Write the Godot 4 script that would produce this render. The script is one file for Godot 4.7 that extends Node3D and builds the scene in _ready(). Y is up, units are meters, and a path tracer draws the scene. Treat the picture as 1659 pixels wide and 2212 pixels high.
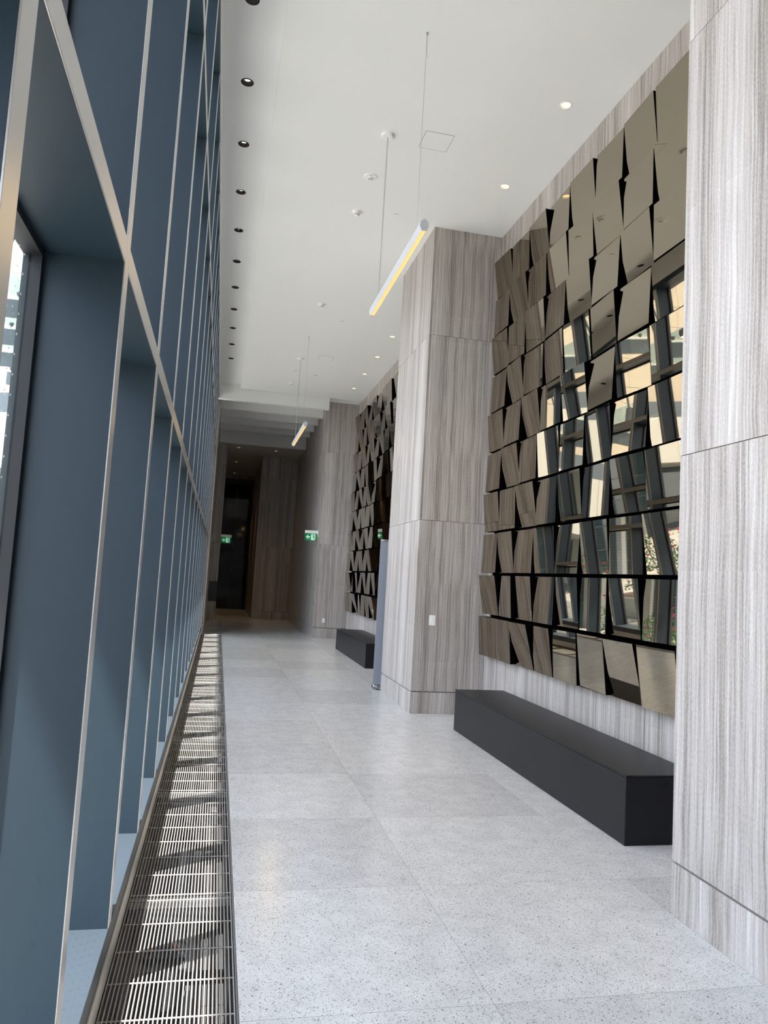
extends Node3D

# ---------------------------------------------------------------- dimensions
const CEIL := 6.13          # main ceiling
const STRIP := 6.23         # raised ceiling strip beside the glass
const WALL_X := 3.30        # face of the stone wall behind the mirrors
const FIN_IN := -0.306      # inner edge of the curtain wall fins
const FIN_OUT := -0.509
const GLASS_X := -0.535
const FIN_Z0 := -2.05
const FIN_STEP := 1.05
const SILL_Y := 0.215
const HEAD_Y := 5.93
const Z_BACK := 3.2

var M := {}
var rng := RandomNumberGenerator.new()
var taken := {}

# ---------------------------------------------------------------- naming and tagging
func numbered(called: String) -> String:
	if not taken.has(called):
		taken[called] = 0
		return called
	taken[called] += 1
	return "%s_%03d" % [called, taken[called]]

func thing(called: String, label: String, category: String, at := Vector3.ZERO, group := "") -> Node3D:
	var o := Node3D.new()
	o.name = numbered(called)
	add_child(o, true)
	o.position = at
	o.set_meta("label", label)
	o.set_meta("category", category)
	if group != "":
		o.set_meta("group", group)
	return o

func structure(called: String) -> Node3D:
	var o := Node3D.new()
	o.name = numbered(called)
	add_child(o, true)
	o.set_meta("kind", "structure")
	return o

func part(called: String, mesh: Mesh, m: Material, parent: Node, at := Vector3.ZERO) -> MeshInstance3D:
	var o := MeshInstance3D.new()
	o.name = called
	o.mesh = mesh
	o.material_override = m
	o.position = at
	o.cast_shadow = GeometryInstance3D.SHADOW_CASTING_SETTING_ON
	parent.add_child(o, true)
	return o

# ---------------------------------------------------------------- mesh building
func begin() -> SurfaceTool:
	var st := SurfaceTool.new()
	st.begin(Mesh.PRIMITIVE_TRIANGLES)
	return st

func vert(st: SurfaceTool, p: Vector3, n: Vector3, uv: Vector2) -> void:
	st.set_normal(n)
	st.set_uv(uv)
	st.add_vertex(p)

func plane_uv(p: Vector3, n: Vector3, off: Vector2) -> Vector2:
	var a := n.abs()
	if a.x >= a.y and a.x >= a.z:
		return Vector2(p.z, -p.y) + off
	if a.y >= a.z:
		return Vector2(p.x, p.z) + off
	return Vector2(p.x, -p.y) + off

# a flat polygon whose front looks along `out`
func poly(st: SurfaceTool, pts: Array, out: Vector3, off := Vector2.ZERO) -> void:
	var n: Vector3 = (pts[1] - pts[0]).cross(pts[2] - pts[0]).normalized()
	var flip := n.dot(out) > 0.0
	if not flip:
		n = -n
	for i in range(1, pts.size() - 1):
		var tri := [pts[0], pts[i], pts[i + 1]]
		if flip:
			tri = [pts[0], pts[i + 1], pts[i]]
		for p in tri:
			vert(st, p, n, plane_uv(p, n, off))

func add_box(st: SurfaceTool, a: Vector3, b: Vector3, bev := 0.0, off := Vector2.ZERO) -> void:
	var mn := Vector3(min(a.x, b.x), min(a.y, b.y), min(a.z, b.z))
	var mx := Vector3(max(a.x, b.x), max(a.y, b.y), max(a.z, b.z))
	var c := (mn + mx) * 0.5
	var h := (mx - mn) * 0.5
	var i := h - Vector3.ONE * bev
	for ax in 3:
		var u := (ax + 1) % 3
		var v := (ax + 2) % 3
		for s in [-1.0, 1.0]:
			var q := []
			for e in [[-1, -1], [1, -1], [1, 1], [-1, 1]]:
				var p := Vector3.ZERO
				p[ax] = s * h[ax]
				p[u] = e[0] * i[u]
				p[v] = e[1] * i[v]
				q.append(c + p)
			var o := Vector3.ZERO
			o[ax] = s
			poly(st, q, o, off)
			if bev > 0.0:
				for s2 in [-1.0, 1.0]:
					var q2 := []
					for e in [-1.0, 1.0]:
						var p1 := Vector3.ZERO
						p1[ax] = s * h[ax]
						p1[u] = s2 * i[u]
						p1[v] = e * i[v]
						var p2 := Vector3.ZERO
						p2[ax] = s * i[ax]
						p2[u] = s2 * h[u]
						p2[v] = e * i[v]
						if e < 0:
							q2.append(c + p1)
							q2.append(c + p2)
						else:
							q2.append(c + p2)
							q2.append(c + p1)
					var o2 := Vector3.ZERO
					o2[ax] = s
					o2[u] = s2
					poly(st, q2, o2, off)
	if bev > 0.0:
		for sx in [-1.0, 1.0]:
			for sy in [-1.0, 1.0]:
				for sz in [-1.0, 1.0]:
					poly(st, [c + Vector3(sx * h.x, sy * i.y, sz * i.z), c + Vector3(sx * i.x, sy * h.y, sz * i.z), c + Vector3(sx * i.x, sy * i.y, sz * h.z)], Vector3(sx, sy, sz), off)

func box(a: Vector3, b: Vector3, bev := 0.0, off := Vector2.ZERO) -> ArrayMesh:
	var st := begin()
	add_box(st, a, b, bev, off)
	return st.commit()

func add_tube(st: SurfaceTool, pts: Array, r: float, seg := 8) -> void:
	for k in range(pts.size() - 1):
		var a: Vector3 = pts[k]
		var b: Vector3 = pts[k + 1]
		var d := (b - a).normalized()
		var u := d.cross(Vector3.UP if abs(d.y) < 0.9 else Vector3.RIGHT).normalized()
		var v := d.cross(u)
		for s in seg:
			var t0 := TAU * s / seg
			var t1 := TAU * (s + 1) / seg
			var n0 := u * cos(t0) + v * sin(t0)
			var n1 := u * cos(t1) + v * sin(t1)
			var q := [[a + n0 * r, n0], [a + n1 * r, n1], [b + n1 * r, n1], [a + n0 * r, n0], [b + n1 * r, n1], [b + n0 * r, n0]]
			var nn: Vector3 = (q[1][0] - q[0][0]).cross(q[2][0] - q[0][0])
			if nn.dot(n0) > 0:
				q = [q[0], q[2], q[1], q[3], q[5], q[4]]
			for e in q:
				vert(st, e[0], e[1], Vector2.ZERO)
		for e in [[a, -d], [b, d]]:
			var ring := []
			for s in seg:
				ring.append(e[0] + (u * cos(TAU * s / seg) + v * sin(TAU * s / seg)) * r)
			poly(st, ring, e[1])

func tube(pts: Array, r: float, seg := 8) -> ArrayMesh:
	var st := begin()
	add_tube(st, pts, r, seg)
	return st.commit()

# profile of (radius, height) turned about the y axis
func add_lathe(st: SurfaceTool, prof: Array, seg := 28) -> void:
	for k in range(prof.size() - 1):
		var p0: Vector2 = prof[k]
		var p1: Vector2 = prof[k + 1]
		var t := (p1 - p0)
		var nl := Vector2(t.y, -t.x).normalized()
		for s in seg:
			var a0 := TAU * s / seg
			var a1 := TAU * (s + 1) / seg
			var q := []
			for e in [[p0, a0], [p0, a1], [p1, a1], [p1, a0]]:
				q.append(Vector3(e[0].x * cos(e[1]), e[0].y, e[0].x * sin(e[1])))
			var am := (a0 + a1) * 0.5
			var out := Vector3(nl.x * cos(am), nl.y, nl.x * sin(am))
			if p0.x < 1e-6:
				poly(st, [q[0], q[2], q[3]], out)
			elif p1.x < 1e-6:
				poly(st, [q[0], q[1], q[2]], out)
			else:
				poly(st, q, out)

func lathe(prof: Array, seg := 28) -> ArrayMesh:
	var st := begin()
	add_lathe(st, prof, seg)
	return st.commit()

# extrude a polygon in the xy plane from z0 to z1
func prism(pts: Array, z0: float, z1: float) -> ArrayMesh:
	var st := begin()
	var pv := PackedVector2Array()
	for p in pts:
		pv.append(p)
	var idx := Geometry2D.triangulate_polygon(pv)
	for z in [[z0, -1.0], [z1, 1.0]]:
		for t in range(0, idx.size(), 3):
			var q := []
			for e in 3:
				var p: Vector2 = pv[idx[t + e]]
				q.append(Vector3(p.x, p.y, z[0]))
			poly(st, q, Vector3(0, 0, z[1] * sign(z1 - z0)))
	var area := 0.0
	for k in pv.size():
		area += pv[k].cross(pv[(k + 1) % pv.size()])
	for k in pv.size():
		var p := pv[k]
		var q2 := pv[(k + 1) % pv.size()]
		var nrm: Vector2 = Vector2(q2.y - p.y, p.x - q2.x) * signf(area)
		poly(st, [Vector3(p.x, p.y, z0), Vector3(q2.x, q2.y, z0), Vector3(q2.x, q2.y, z1), Vector3(p.x, p.y, z1)], Vector3(nrm.x, nrm.y, 0))
	return st.commit()

# ---------------------------------------------------------------- materials
func mat(called: String, c: Color, rough: float, metal := 0.0, spec := 0.5) -> StandardMaterial3D:
	var m := StandardMaterial3D.new()
	m.resource_name = called
	m.albedo_color = c
	m.roughness = rough
	m.metallic = metal
	m.metallic_specular = spec
	M[called] = m
	return m

func lin(r: float, g: float, b: float) -> Color:
	return Color(r, g, b).linear_to_srgb()

func glow(called: String, c: Color, energy: float) -> StandardMaterial3D:
	var m := mat(called, c, 0.5)
	m.emission_enabled = true
	m.emission = c
	m.emission_energy_multiplier = energy
	return m

func noise_bytes(w: int, h: int, seed_: int, freq: float, octaves: int, w2: int, h2: int) -> PackedByteArray:
	var n := FastNoiseLite.new()
	n.seed = seed_
	n.noise_type = FastNoiseLite.TYPE_SIMPLEX_SMOOTH
	n.frequency = freq
	n.fractal_octaves = octaves
	var im := n.get_seamless_image(w, h)
	im.convert(Image.FORMAT_L8)
	if w2 != w or h2 != h:
		im.resize(w2, h2, Image.INTERPOLATE_CUBIC)
	return im.get_data()

func ramp(t: float, cols: Array) -> Color:
	var x: float = clamp(t, 0.0, 0.9999) * (cols.size() - 1)
	var k := int(x)
	var a: Color = cols[k]
	var b: Color = cols[k + 1]
	return a.lerp(b, x - k)

# vein-cut limestone: thin upright streaks that wander a little
func stone_texture(seed_: int, cols: Array) -> ImageTexture:
	var w := 1024
	var broad := noise_bytes(w, 8, seed_, 0.006, 2, w, w)
	var mid := noise_bytes(w, 10, seed_ + 1, 0.05, 3, w, w)
	var fine := noise_bytes(w, 24, seed_ + 2, 0.2, 2, w, w)
	var hair := noise_bytes(w, 256, seed_ + 3, 0.42, 2, w, w)
	var wob := noise_bytes(128, 128, seed_ + 4, 0.02, 2, w, w)
	var lut := []
	for k in 256:
		lut.append(ramp(k / 255.0, cols))
	var out := PackedByteArray()
	out.resize(w * w * 3)
	var p := 0
	for y in w:
		var row := y * w
		for x in w:
			var q := row + ((x + (int(wob[row + x]) - 128) / 20) & 1023)
			var v: int = (int(broad[q]) * 60 + int(mid[q]) * 90 + int(fine[q]) * 80 + int(hair[q]) * 84) / 314
			v = clampi((v - 128) * 25 / 10 + 128, 0, 255)
			if hair[q] > 205 and fine[q] < 105:
				v = v * 4 / 5
			var c: Color = lut[v]
			out[p] = int(c.r * 255)
			out[p + 1] = int(c.g * 255)
			out[p + 2] = int(c.b * 255)
			p += 3
	var im := Image.create_from_data(w, w, false, Image.FORMAT_RGB8, out)
	im.generate_mipmaps()
	return ImageTexture.create_from_image(im)

# terrazzo: grey and white chips in a pale matrix
func terrazzo_texture() -> ImageTexture:
	var w := 1024
	var r := RandomNumberGenerator.new()
	r.seed = 77
	var base := noise_bytes(256, 256, 5, 0.02, 3, w, w)
	var out := PackedByteArray()
	out.resize(w * w * 3)
	for k in w * w:
		var v := 212 + (int(base[k]) - 128) / 14
		out[k * 3] = v - 1
		out[k * 3 + 1] = v
		out[k * 3 + 2] = v + 1
	for n in 19000:
		var cx := r.randi_range(0, w - 1)
		var cy := r.randi_range(0, w - 1)
		var big := r.randf()
		var ra := 1.5 + 3.0 * pow(big, 3.5)
		var rb := ra * r.randf_range(0.35, 0.8)
		var an := r.randf() * PI
		var t := r.randf()
		var g := 150
		if t < 0.16:
			g = r.randi_range(96, 126)
		elif t < 0.74:
			g = r.randi_range(146, 182)
		else:
			g = r.randi_range(220, 232)
		var ca := cos(an)
		var sa := sin(an)
		var e := int(ceil(ra))
		for dy in range(-e, e + 1):
			for dx in range(-e, e + 1):
				var u := (dx * ca + dy * sa) / ra
				var v2 := (-dx * sa + dy * ca) / rb
				if u * u + v2 * v2 <= 1.0:
					var k := (((cy + dy) & 1023) * w + ((cx + dx) & 1023)) * 3
					out[k] = g - 1
					out[k + 1] = g
					out[k + 2] = g + 1
	var im := Image.create_from_data(w, w, false, Image.FORMAT_RGB8, out)
	im.generate_mipmaps()
	return ImageTexture.create_from_image(im)

func make_materials() -> void:
	var s := mat("stone", Color(0.915, 0.915, 0.915), 0.42, 0.0, 0.35)
	s.albedo_texture = stone_texture(11, [Color8(142, 134, 129), Color8(174, 166, 160), Color8(193, 186, 181), Color8(206, 200, 196), Color8(226, 222, 219)])
	s.uv1_scale = Vector3(0.62, 0.42, 1.0)
	var tz := terrazzo_texture()
	for k in 3:
		var t := mat("terrazzo_%d" % k, [Color(0.965, 0.96, 0.95), Color(0.925, 0.92, 0.912), Color(0.945, 0.936, 0.922)][k], 0.2, 0.0, 0.5)
		t.albedo_texture = tz
		t.uv1_scale = Vector3(1.0, 1.0, 1.0) * 1.05
	mat("joint", Color8(120, 114, 110), 0.9)
	mat("grout", Color8(150, 150, 150), 0.9)
	mat("white_paint", Color8(236, 238, 237), 0.85)
	mat("ceiling_grey", Color8(196, 194, 190), 0.85)
	mat("fin_paint", lin(0.020, 0.036, 0.051), 0.45, 0.0, 0.4)
	mat("sunlit_fin_paint", lin(0.037, 0.051, 0.067), 0.5, 0.0, 0.4)  # fin paint lightened for the sill, sunlight put into the colour
	mat("fin_cap", lin(0.56, 0.555, 0.545), 0.3, 0.6)
	mat("gasket", Color8(22, 27, 32), 0.55)
	mat("rail_metal", lin(0.5, 0.48, 0.45), 0.45, 0.6)
	mat("bar_metal", lin(0.36, 0.35, 0.335), 0.42, 0.35)
	mat("trench_steel", Color8(112, 113, 116), 0.6, 0.3)
	mat("galvanised", lin(0.38, 0.4, 0.43), 0.4, 0.7)
	mat("copper_pipe", lin(0.6, 0.3, 0.18), 0.35, 0.9)
	var g := mat("glass", Color(0.62, 0.76, 0.80, 0.10), 0.02, 0.0, 0.5)
	g.transparency = BaseMaterial3D.TRANSPARENCY_ALPHA
	mat("frit", Color8(225, 228, 230), 0.5)
	mat("mirror", lin(0.37, 0.32, 0.25), 0.015, 1.0)
	mat("mirror_edge", lin(0.22, 0.21, 0.2), 0.25, 0.7)
	mat("black_edge", Color8(5, 5, 8), 0.8, 0.0, 0.05)
	mat("bench_black", Color8(31, 31, 34), 0.36, 0.0, 0.28)
	mat("black_trim", Color8(24, 21, 22), 0.5)
	mat("white_plastic", Color8(243, 243, 242), 0.45)
	mat("lamp_housing", Color8(182, 184, 187), 0.5)
	mat("slot_dark", Color8(40, 40, 42), 0.7)
	mat("wire", Color8(176, 175, 170), 0.4, 0.3)
	mat("exit_green", Color8(16, 128, 84), 0.45)
	glow("exit_green_lit", Color8(12, 122, 80), 0.12)
	glow("exit_white_lit", Color8(225, 232, 228), 0.2)
	glow("lamp_warm", Color8(255, 204, 128), 0.6)
	glow("lamp_white", Color8(255, 240, 214), 2.4)
	glow("lamp_amber", Color8(255, 218, 164), 1.9)
	mat("banner_fabric", Color8(150, 156, 168), 0.7)
	mat("chrome", lin(0.75, 0.76, 0.78), 0.08, 1.0)
	mat("door_black", Color8(15, 15, 21), 0.05, 0.0, 0.3)
	mat("door_frame", Color8(58, 58, 66), 0.4, 0.4)
	mat("dark_panel", Color8(36, 42, 50), 0.3)
	# outside
	mat("paving", Color8(146, 143, 137), 0.85)
	mat("cream_stone", Color8(174, 163, 142), 0.8)
	mat("white_fascia", Color8(178, 177, 168), 0.7)
	mat("concrete", Color8(150, 150, 144), 0.85)
	mat("steel_grey", Color8(92, 98, 102), 0.45, 0.5)
	mat("facade_frame", Color8(52, 58, 62), 0.5)
	mat("facade_glass", Color8(40, 54, 58), 0.06, 0.0, 0.8)
	var cg := mat("canopy_glass", Color(0.72, 0.88, 0.88, 0.35), 0.05)
	cg.transparency = BaseMaterial3D.TRANSPARENCY_ALPHA
	mat("brick_far", Color8(112, 84, 74), 0.9)
	mat("blue_sheet", Color8(38, 78, 120), 0.6)
	var lf := mat("leaf", Color8(72, 104, 52), 0.6)
	lf.backlight_enabled = true
	lf.backlight = Color(0.25, 0.35, 0.1)
	mat("petal", Color8(206, 62, 112), 0.6)
	mat("planter", Color8(200, 198, 192), 0.8)
	mat("window_dark", Color8(46, 52, 58), 0.1, 0.0, 0.8)

# ---------------------------------------------------------------- camera, sky, sun
func set_up_view() -> void:
	var cam := Camera3D.new()
	cam.name = "camera"
	add_child(cam)
	cam.position = Vector3(0, 1.6, 0)
	cam.rotation_order = EULER_ORDER_YXZ
	cam.rotation = Vector3(0.08967172, -0.21400365, 0.05701331)
	cam.fov = 69.1838
	cam.near = 0.05
	cam.far = 300.0
	cam.current = true

	var env := Environment.new()
	env.background_mode = Environment.BG_SKY
	var sm := ProceduralSkyMaterial.new()
	sm.sky_top_color = Color8(196, 207, 224)
	sm.sky_horizon_color = Color8(208, 214, 222)
	sm.sky_curve = 0.2
	sm.ground_bottom_color = Color8(150, 148, 142)
	sm.ground_horizon_color = Color8(190, 196, 200)
	sm.sky_energy_multiplier = SKY_ENERGY
	sm.ground_energy_multiplier = SKY_ENERGY
	sm.sun_angle_max = 1.0
	var sky := Sky.new()
	sky.sky_material = sm
	env.sky = sky
	env.tonemap_mode = Environment.TONE_MAPPER_LINEAR
	env.tonemap_exposure = EXPOSURE
	env.sdfgi_enabled = true
	env.ssao_enabled = true
	env.ssil_enabled = true
	var we := WorldEnvironment.new()
	we.name = "world_environment"
	we.environment = env
	add_child(we)

	var sun := DirectionalLight3D.new()
	sun.name = "sun"
	add_child(sun)
	sun.basis = Basis.looking_at(Vector3(1.0, -2.34, -0.52).normalized(), Vector3.UP)
	sun.light_color = Color8(255, 250, 242)
	sun.light_energy = SUN_ENERGY
	sun.light_angular_distance = 0.53
	sun.shadow_enabled = true

const SKY_ENERGY := 2.7
const SUN_ENERGY := 9.0
const EXPOSURE := 1.1

# ---------------------------------------------------------------- stone cladding
func clad(parent: Node, a: Vector3, b: Vector3, m: Material, called := "stone_slab") -> void:
	part(called, box(a, b, 0.0015, Vector2(rng.randf_range(0, 9), rng.randf_range(0, 9))), m, parent)

const G := 0.0018   # half of a joint

func tiers(top: float, j1: float, j2: float) -> Array:
	return [[0.0, 0.254, "skirting"], [0.265, j1 - G, "stone_slab"], [j1 + G, j2 - G, "stone_slab"], [j2 + G, top, "stone_slab"]]

func pillar(x0: float, zn: float, zf: float, label: String, j1: float, j2: float) -> Node3D:
	var t := thing("stone_pillar", label, "pillar", Vector3.ZERO)
	var th := 0.03
	part("core", box(Vector3(x0 + 0.014, 0, zf + 0.014), Vector3(WALL_X + 0.02, CEIL, zn - 0.014)), M.joint, t)
	for tr in tiers(CEIL, j1, j2):
		clad(t, Vector3(x0, tr[0], zf), Vector3(x0 + th, tr[1], zn), M.stone, tr[2])
		clad(t, Vector3(x0 + th + 0.001, tr[0], zn - th), Vector3(WALL_X - 0.001, tr[1], zn), M.stone, tr[2])
		clad(t, Vector3(x0 + th + 0.001, tr[0], zf), Vector3(WALL_X - 0.001, tr[1], zf + th), M.stone, tr[2])
	return t

const WALL_LIGHT_X := 2.858
const WALL_LIGHTS := [-4.62, -6.142, -7.668, -11.93, -13.289, -14.652, -16.022, -17.375]
const GLASS_LIGHT_X := -0.078
const LIGHT_R := 0.056

func glass_lights() -> Array:
	var out := []
	for k in 13:
		out.append(-3.69 - 1.056 * k)
	return out

# a ceiling lining with round openings for recessed lights
func holed_strip(x0: float, x1: float, zn: float, zf: float, y: float, cx: float, zs: Array) -> ArrayMesh:
	var st := begin()
	var r := LIGHT_R * 0.98
	var z := zn
	for i in zs.size():
		var zc: float = zs[i]
		var a := Vector2(x0, z)
		var zn2: float = zf if i == zs.size() - 1 else (zc + zs[i + 1]) * 0.5
		var b := Vector2(x1, zn2)
		var angs := []
		for k in 48:
			angs.append(TAU * k / 48.0 - PI)
		for c in [Vector2(x0, z), Vector2(x1, z), Vector2(x0, zn2), Vector2(x1, zn2)]:
			angs.append((c - Vector2(cx, zc)).angle())
		angs.sort()
		for k in angs.size():
			var q := []
			for e in [angs[k], angs[(k + 1) % angs.size()]]:
				var d := Vector2(cos(e), sin(e))
				var tx := 1e9
				if abs(d.x) > 1e-9:
					tx = ((x1 if d.x > 0 else x0) - cx) / d.x
				var ty := 1e9
				if abs(d.y) > 1e-9:
					ty = ((z if d.y > 0 else zn2) - zc) / d.y
				var o: Vector2 = Vector2(cx, zc) + d * minf(tx, ty)
				q.append([Vector3(cx + d.x * r, y, zc + d.y * r), Vector3(o.x, y, o.y)])
			if angs[(k + 1) % angs.size()] - angs[k] == 0.0:
				continue
			poly(st, [q[0][0], q[0][1], q[1][1]], Vector3.DOWN)
			poly(st, [q[0][0], q[1][1], q[1][0]], Vector3.DOWN)
			poly(st, [q[0][0], q[1][0], q[1][0] + Vector3(0, 0.02, 0), q[0][0] + Vector3(0, 0.02, 0)], Vector3(cx, y, zc) - q[0][0])
		z = zn2
	return st.commit()

func build_shell() -> void:
	# floor: terrazzo slabs on a bed
	var fl := structure("floor")
	part("bed", box(Vector3(0.192, -0.3, Z_BACK), Vector3(3.7, -0.022, -33.0)), M.grout, fl)
	part("bed", box(Vector3(-0.7, -0.3, -18.93), Vector3(0.19, -0.022, -33.0)), M.grout, fl)
	var xs := [0.192, 1.157, 2.357, 3.32]
	var z := Z_BACK
	var edges := []
	var k0 := 7
	for k in range(0, 40):
		edges.append(-3.925 + 1.1 * (6 - k))
	for k in range(edges.size() - 1):
		var za: float = min(edges[k], Z_BACK)
		var zb: float = edges[k + 1]
		if za <= zb or zb < -33.0:
			continue
		var cols := xs.duplicate()
		if zb < -18.9:
			cols = [-0.6] + xs
		for c in range(cols.size() - 1):
			var q := (k * 5 + c * 3 + (k * c) % 4) % 7
			var tone := 0
			if q == 2 or q == 5:
				tone = 1
			elif q == 3:
				tone = 2
			if k == 7 and c == 1:
				tone = 1
			var a0: float = cols[c] + 0.001
			if za > -18.95 and zb < -18.95 and c == 0 and cols.size() > 4:
				za = -18.95
			part("floor_tile", box(Vector3(a0, -0.022, zb + 0.001), Vector3(cols[c + 1] - 0.001, 0, za - 0.001), 0.0, Vector2(rng.randf_range(0, 5), rng.randf_range(0, 5))), M["terrazzo_%d" % tone], fl)
			za = min(edges[k], Z_BACK)

	# ceiling
	var ce := structure("ceiling")
	part("ceiling_panel", box(Vector3(0.2, CEIL, Z_BACK), Vector3(2.6, CEIL + 0.4, -18.6)), M.white_paint, ce)
	part("ceiling_slab", box(Vector3(2.6, CEIL + 0.07, Z_BACK), Vector3(3.7, CEIL + 0.4, -18.6)), M.white_paint, ce)
	part("ceiling_panel", holed_strip(2.6, 3.7, Z_BACK, -18.6, CEIL, WALL_LIGHT_X, WALL_LIGHTS), M.white_paint, ce)
	part("ceiling_slab", box(Vector3(-0.7, STRIP + 0.07, Z_BACK), Vector3(0.2, STRIP + 0.3, -18.6)), M.white_paint, ce)
	part("ceiling_strip", holed_strip(-0.7, 0.2, Z_BACK, -18.6, STRIP, GLASS_LIGHT_X, glass_lights()), M.white_paint, ce)
	part("ceiling_panel", box(Vector3(-0.7, 6.15, -18.6), Vector3(3.7, 6.5, -23.7)), M.white_paint, ce)
	part("ceiling_slab", box(Vector3(-0.7, 5.67, -23.75), Vector3(3.7, 6.5, -32.2)), M.ceiling_grey, ce)
	part("ceiling_panel", holed_strip(-0.7, 0.95, -23.75, -32.2, 5.6, 0.345, [-24.5, -27.8, -31.1]), M.ceiling_grey, ce)
	part("ceiling_panel", holed_strip(0.95, 3.7, -23.75, -32.2, 5.6, 1.564, [-24.53]), M.ceiling_grey, ce)
	for zz in [-18.62, -19.72, -20.72, -21.72, -22.7]:
		part("ceiling_beam", box(Vector3(-0.6, 5.83, zz), Vector3(2.46, 6.2, zz - 0.14), 0.004), M.white_paint, ce)
	part("ceiling_beam", box(Vector3(-0.6, 5.59, -23.66), Vector3(2.46, 6.2, -23.8), 0.004), M.white_paint, ce)

	# right wall behind the mirrors, bay by bay
	var wr := structure("wall_right")
	part("core", box(Vector3(WALL_X + 0.025, -0.3, Z_BACK), Vector3(3.75, 6.5, -19.12)), M.joint, wr)
	for bay in [[-3.487, -8.855, 5], [-10.52, -19.1, 8], [3.2, -1.82, 5]]:
		for c in bay[2]:
			var za: float = lerp(bay[0], bay[1], float(c) / bay[2])
			var zb: float = lerp(bay[0], bay[1], float(c + 1) / bay[2])
			for tr in tiers(CEIL, 2.35, 4.70):
				clad(wr, Vector3(WALL_X, tr[0], zb + G * 0.5), Vector3(WALL_X + 0.03, tr[1], za - G * 0.5), M.stone, tr[2])

	# pillars
	pillar_near()
	pillar(2.38, -8.855, -10.52, "tall stone-clad pillar with a white switch plate between the two mirror walls", 2.355, 4.715)

	# stone wall that runs on beyond the second mirror wall
	var wf := structure("wall_far")
	part("core", box(Vector3(2.464, -0.3, -19.114), Vector3(3.75, 6.5, -26.0)), M.joint, wf)
	for tr in tiers(6.18, 2.40, 4.81):
		clad(wf, Vector3(2.45 + 0.031, tr[0], -19.13), Vector3(WALL_X - 0.001, tr[1], -19.1), M.stone, tr[2])
		for c in 3:
			clad(wf, Vector3(2.45, tr[0], lerp(-19.1, -25.93, (c + 1) / 3.0) + G), Vector3(2.48, tr[1], lerp(-19.1, -25.93, c / 3.0) - (G if c > 0 else 0.0)), M.stone, tr[2])

	# end wall and the dark passage beside it
	var we := structure("wall_end")
	part("core", box(Vector3(1.215, -0.3, -25.944), Vector3(2.6, 6.3, -32.1)), M.joint, we)
	for tr in tiers(5.6, 2.47, 4.87):
		clad(we, Vector3(1.20, tr[0], -25.96), Vector3(2.449, tr[1], -25.93), M.stone, tr[2])
		clad(we, Vector3(1.20, tr[0], -32.1), Vector3(1.23, tr[1], -25.962), M.stone, tr[2])
	var wp := structure("wall_passage")
	part("wall_panel", box(Vector3(-0.7, -0.3, -31.75), Vector3(1.3, 6.3, -32.2)), M.stone, wp)
	var dr := structure("door_1")
	part("door_frame", box(Vector3(-0.05, 5.2, -31.6), Vector3(1.2, 5.42, -31.75)), M.door_frame, dr)
	part("door_frame", box(Vector3(1.12, 0, -31.6), Vector3(1.2, 5.2, -31.75)), M.door_frame, dr)
	part("door_leaf", box(Vector3(-0.05, 0.01, -31.66), Vector3(0.535, 5.2, -31.75)), M.door_black, dr)
	part("door_leaf", box(Vector3(0.54, 0.01, -31.66), Vector3(1.12, 5.2, -31.75)), M.door_black, dr)

	# left side beyond the glass
	var wl := structure("wall_left")
	part("core", box(Vector3(-0.7, -0.3, -18.94), Vector3(-0.275, 6.5, -23.83)), M.joint, wl)
	for tr in tiers(6.15, 2.47, 4.87):
		clad(wl, Vector3(-0.5, tr[0], -18.94), Vector3(-0.259, tr[1], -18.91), M.stone, tr[2])
		clad(wl, Vector3(-0.29, tr[0], -23.83), Vector3(-0.26, tr[1], -18.942), M.stone, tr[2])
	part("core", box(Vector3(-0.7, -0.3, -23.86), Vector3(-0.02, 6.5, -32.1)), M.joint, wl)
	for tr in [[0.0, 0.605], [1.232, 2.47 - G], [2.47 + G, 4.87 - G], [4.87 + G, 6.15]]:
		clad(wl, Vector3(-0.5, tr[0], -23.86), Vector3(0.0, tr[1], -23.83), M.stone)
		clad(wl, Vector3(-0.03, tr[0], -32.1), Vector3(-0.001, tr[1], -23.862), M.stone)
	part("dark_panel", box(Vector3(-0.5, 0.607, -23.86), Vector3(0.0, 1.23, -23.832)), M.dark_panel, wl)
	part("dark_panel", box(Vector3(-0.03, 0.607, -32.1), Vector3(-0.001, 1.23, -23.862)), M.dark_panel, wl)

	# behind the camera
	var wb := structure("wall_back")
	part("core", box(Vector3(-0.7, -0.3, Z_BACK + 0.03), Vector3(3.75, 6.6, Z_BACK + 0.3)), M.joint, wb)
	for tr in tiers(6.23, 2.35, 4.70):
		for c in 3:
			clad(wb, Vector3(lerp(-0.3, 3.3, c / 3.0) + G, tr[0], Z_BACK), Vector3(lerp(-0.3, 3.3, (c + 1) / 3.0) - G, tr[1], Z_BACK + 0.03), M.stone, tr[2])

func pillar_near() -> void:
	pillar(2.355, -1.82, -3.487, "tall stone-clad pillar beside the end of the long near bench", 2.34, 4.685)

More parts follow.
